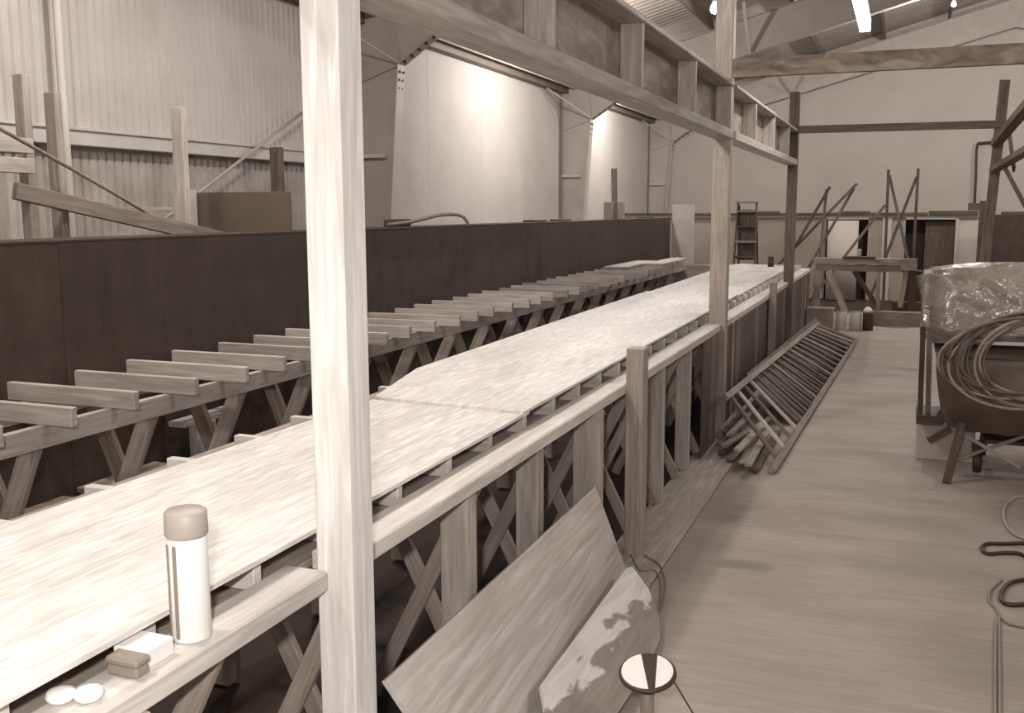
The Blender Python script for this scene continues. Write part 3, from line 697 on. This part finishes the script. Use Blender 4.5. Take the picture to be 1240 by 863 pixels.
# fit to one plane: x-z slope
q0 = Vector((-.93, 4.2, FL+.012))
def onplane(px, py):             # plane leaning against the first sheet
    nrm = Vector((.50, .05, .86)).normalized(); d = fw*F + (px-620)*RT + (431.5-py)*UP
    return d*(q0.dot(nrm)/d.dot(nrm))
P2 = [onplane(*p) for p in ((700, 935), (782, 812), (798, 775), (796, 745), (784, 716), (764, 688), (757, 690), (652, 833), (668, 915))]
quad_sheet('small_plywood', P2, .014, PATCH, 'smaller pale plywood offcut with a dark damp patch in front of the larger one')

# spool with a bright flange near the bottom edge
sc = Vector((-.80, 3.43, FL))
t = thing('wire_spool', sc, 'wire spool with a bright round flange at the bottom edge', 'spool')
Hs = .34
tilt = Matrix.Rotation(math.radians(15), 3, 'X')
meshobj('base', lathe([(.07, 0), (.07, .02)], sc, 32), DMETAL, t, True)
meshobj('stem', lathe([(.026, .02), (.026, Hs)], sc, 20), GREY, t, True)
top = sc+Vector((0, 0, Hs))
meshobj('rim', lathe([(.098, -.012), (.106, -.004), (.106, .004), (.098, .008)], top, 40, tilt), DMETAL, t, True)
def sector(a0, a1, r, h, mat, nm):
    bm = bmesh.new(); n = 14; pts = [Vector((r*math.cos(a0+(a1-a0)*i/n), r*math.sin(a0+(a1-a0)*i/n), .0085)) for i in range(n+1)]
    vs = [bm.verts.new(top+tilt @ p) for p in pts]; vt = [bm.verts.new(top+tilt @ (p+Vector((0, 0, h)))) for p in pts]
    bm.faces.new(vt); bm.faces.new(vs[::-1])
    for i in range(n+1): j = (i+1) % (n+1); bm.faces.new((vs[i], vs[j], vt[j], vt[i]))
    meshobj(nm, bm, mat, t)
sector(math.radians(118), math.radians(285), .096, .003, WHITE, 'painted_sheen'); sector(math.radians(-60), math.radians(80), .094, .003, WHITE, 'painted_sheen')  # white sectors paint the reflected light on the flange, dark stripe left between
rod('thin_wire', [sc+Vector((.09, .02, Hs-.02)), sc+Vector((.2, .1, .1)), sc+Vector((.32, .12, .008)), sc+Vector((.5, .12, .006))], .003, DMETAL, 'thin wire trailing right from the spool', 'wire')
for i, (pp, lb) in enumerate((([(762, 668), (775, 690), (792, 690), (800, 705), (798, 735), (790, 745)], 'inner loop of thin wire beside the small plywood offcut'), ([(780, 672), (798, 683), (806, 705), (803, 730), (797, 742)], 'outer loop of thin wire beside the small plywood offcut'))):
    rod('wire_loop', [at(a_, b_, z=FL+.006+.004*i) for a_, b_ in pp], .004, MIDW, lb, 'wire')

# ------------------------------------------------------------------ cables on the floor at the right
rod('extension_cable', [at(a_, b_, z=FL+.012) for a_, b_ in ((1250, 657), (1215, 658), (1196, 658), (1189, 663), (1196, 670), (1220, 669), (1240, 672), (1262, 690), (1245, 700), (1224, 705), (1214, 715), (1213, 727), (1225, 732), (1250, 730))], .012, RUBBER, 'black cable doubled back in a flat loop on the floor at the right', 'cable')
rod('power_cord', [at(a_, b_, z=FL+.01) for a_, b_ in ((1245, 600), (1228, 603), (1216, 615), (1217, 632), (1228, 646), (1250, 656))], .009, PARTW, 'pale cord looping on the floor at the right edge', 'cord')
rod('floor_cord', [at(a_, b_, z=FL+.008) for a_, b_ in ((1211, 900), (1210, 760), (1208, 740), (1199, 728), (1199, 716), (1208, 706), (1213, 702))], .007, GREY, 'grey cord running up the floor at the lower right', 'cord')
rod('floor_cord', [at(a_, b_, z=FL+.008) for a_, b_ in ((1205, 900), (1206, 760), (1212, 748), (1222, 755), (1245, 760))], .007, GREY, 'second grey cord beside the first, turning off to the right edge', 'cord')

# ------------------------------------------------------------------ right hand stand: tub on trestle legs, wrapped bundle, hose coil
Yc = 8.2
t = thing('tub_trolley', (.75, 8.4, FL), 'dark rounded tub on crossed legs at the right edge', 'trolley')
bm = bmesh.new()
prof = [(.30, -1.12), (.31, -1.35), (.34, -1.55), (.39, -1.63), (.5, -1.67), (.8, -1.68), (1.2, -1.66), (1.3, -1.6), (1.36, -1.4), (1.38, -1.12)]
ys_ = (8.15, 8.95)
va = [bm.verts.new((x, 8.15+.0*abs(z), z)) for x, z in prof]; vb = [bm.verts.new((x, 8.95, z)) for x, z in prof]
for i in range(len(prof)-1): bm.faces.new((va[i], va[i+1], vb[i+1], vb[i]))
bm.faces.new(va); bm.faces.new(vb[::-1]); bm.faces.new((va[0], vb[0], vb[-1], va[-1]))
bmesh.ops.bevel(bm, geom=[e for e in bm.edges if abs(e.verts[0].co.y-e.verts[1].co.y) < .01], offset=.04, segments=3, affect='EDGES')
meshobj('tub', bm, plain('grey_tub', .11, .55, 0, .2, 3), t, True)
box('top_board', .28, 1.4, 8.2, 8.98, -1.118, -1.10, DARKW, t, 'x')
for (x1, y1, x2, y2, ya, yb, w_) in ((1165, 512, 1145, 588, 8.1, 7.95, .06),):
    a = at(x1, y1, y=ya); b = Vector((.39, 7.95, FL)); plank('leg', a, b, w_, .05, DARKW, t, (1, 0, 0))
plank('leg', (1.2, 8.15, -1.6), (1.3, 7.98, FL), .06, .05, DARKW, t, (1, 0, 0)); plank('leg', (.72, 8.9, -1.6), (.70, 9.05, FL), .06, .05, DARKW, t, (1, 0, 0)); plank('leg', (1.2, 8.9, -1.6), (1.3, 9.05, FL), .06, .05, DARKW, t, (1, 0, 0))
a = at(1160, 522, y=8.12); b = at(1236, 566, y=8.12); plank('cross_brace', a, b, .025, .02, PINE3, t, (0, 0, 1))
a = at(1153, 558, y=8.16); b = at(1240, 528, y=8.16); plank('cross_brace', a, b, .025, .02, MIDW, t, (0, 0, 1))
a = at(1124, 533, y=8.05); b = at(1150, 517, y=8.1); plank('handle', a, b, .05, .05, DARKW, t)
box('lower_shelf', .66, 1.3, 8.3, 8.9, -1.78, -1.75, DARKW, t, 'x')
# caster wheel
c = at(1183, 562, y=8.4); c.z = FL+.08
bm = lathe([(.03, -.03), (.075, -.03), (.08, -.02), (.08, .02), (.075, .03), (.03, .03)], (0, 0, 0), 24); o = meshobj('wheel', bm, RUBBER, t, True, (0, 0, 0)); o.matrix_basis = parent_world(t).inverted() @ Matrix.Translation(W(c)) @ Matrix.Rotation(math.pi/2, 4, 'Y')
box('fork', c.x-.045, c.x+.045, c.y-.02, c.y+.02, c.z+.083, -1.781, DMETAL, t, 'z')
# white box under it
t = thing('white_box', (.35, 8.7, FL), 'white box on the floor under the end of the tub trolley', 'box')
box('body', .18, .62, 8.68, 8.95, FL, -1.72, PARTW, t, 'x', .006); box('flap', .175, .4, 8.67, 8.955, -1.719, -1.706, PARTW, t, 'x')
tag(box('dark_tray', .17, .37, 8.5, 8.95, -1.705, -1.63, DARKW, None, 'x'), 'dark tray resting on the white box', 'tray')
# upright bars at the left of the bundle
for i, (px, lb) in enumerate(((1118, 'left thin dark bar standing left of the wrapped bundle'), (1126, 'right thin bar standing left of the wrapped bundle'))):
    a = at(px, 395, y=8.55); b = at(px-4+i*4, 500, y=8.6)
    member('side_bar', a, Vector((min(b.x, .255), b.y, -1.628)), .04, .03, (DARKW, MIDW)[i], lb, 'bar', (1, 0, 0))
# plastic-wrapped bundle: a padded block with crumpled film
mt, nt, b = nodes('crumpled_film')
n = noise_chain(nt, 5, (1, 1, 1.6), 4, 1.2, False); r = ramp(nt, n.outputs['Fac'], [(.3, tone(.22)), (.7, tone(.34))]); nt.links.new(r.outputs[0], b.inputs['Base Color'])
b.inputs['Roughness'].default_value = .16; b.inputs['Specular IOR Level'].default_value = .9; b.inputs['Coat Weight'].default_value = .6; b.inputs['Coat Roughness'].default_value = .08
bump(nt, b, n.outputs['Fac'], .55, .06)
FILM = mt
t = thing('wrapped_bundle', (.8, 9.3, -1.09), 'bulky bundle wrapped in shiny crumpled plastic film at the right edge', 'bundle')
bm = bmesh.new(); bmesh.ops.create_cube(bm, size=1); bmesh.ops.bevel(bm, geom=bm.edges[:], offset=.05, segments=2, affect='EDGES'); bmesh.ops.subdivide_edges(bm, edges=bm.edges[:], cuts=5, use_grid_fill=True)
from mathutils import noise as mn
for v in bm.verts:
    x, y, z = v.co; n_ = mn.noise(v.co*4)*.035+mn.noise(v.co*11)*.012
    v.co = Vector((.80+x*1.24+n_, 9.05+y*.8+n_*1.2+.12*(z+.5), -.75+z*.60+n_+.10*x*(z+.5)))
meshobj('film', bm, FILM, t, True)
a = at(1205, 345, y=8.55); plank('tape_strip', a+Vector((-.1, .0, .04)), a+Vector((.08, .0, -.06)), .05, .02, GREY, t, (0, 0, 1))
# hose coil
t = thing('hose_coil', (.85, 8.05, -1.45), 'coil of hose hanging over the front of the tub trolley', 'hose')
rnd = random.Random(3)
cx, cz = .88, -1.1
for k in range(13):
    rx = .30+.27*rnd.random(); rz = .26+.10*rnd.random(); ox = rnd.uniform(-.06, .05)+(.5-rx)*.25; oz = rnd.uniform(-.04, .04)+(.32-rz)*.6
    pts = []; y0 = 8.02+.008*k-.02
    for i in range(40):
        an = 2*math.pi*i/40; pts.append((cx+ox+rx*math.cos(an), y0+.04*math.sin(an*2+k)-.04+(.05*math.sin(an)), cz+oz+rz*math.sin(an)+.03*math.cos(an)))
    bm = bmesh.new(); tube(bm, pts, .011, 8, True); meshobj('hose_loop', bm, plain('hose_rubber', .11, .45) if k % 3 else plain('hose_pale', .3, .5), t, True)
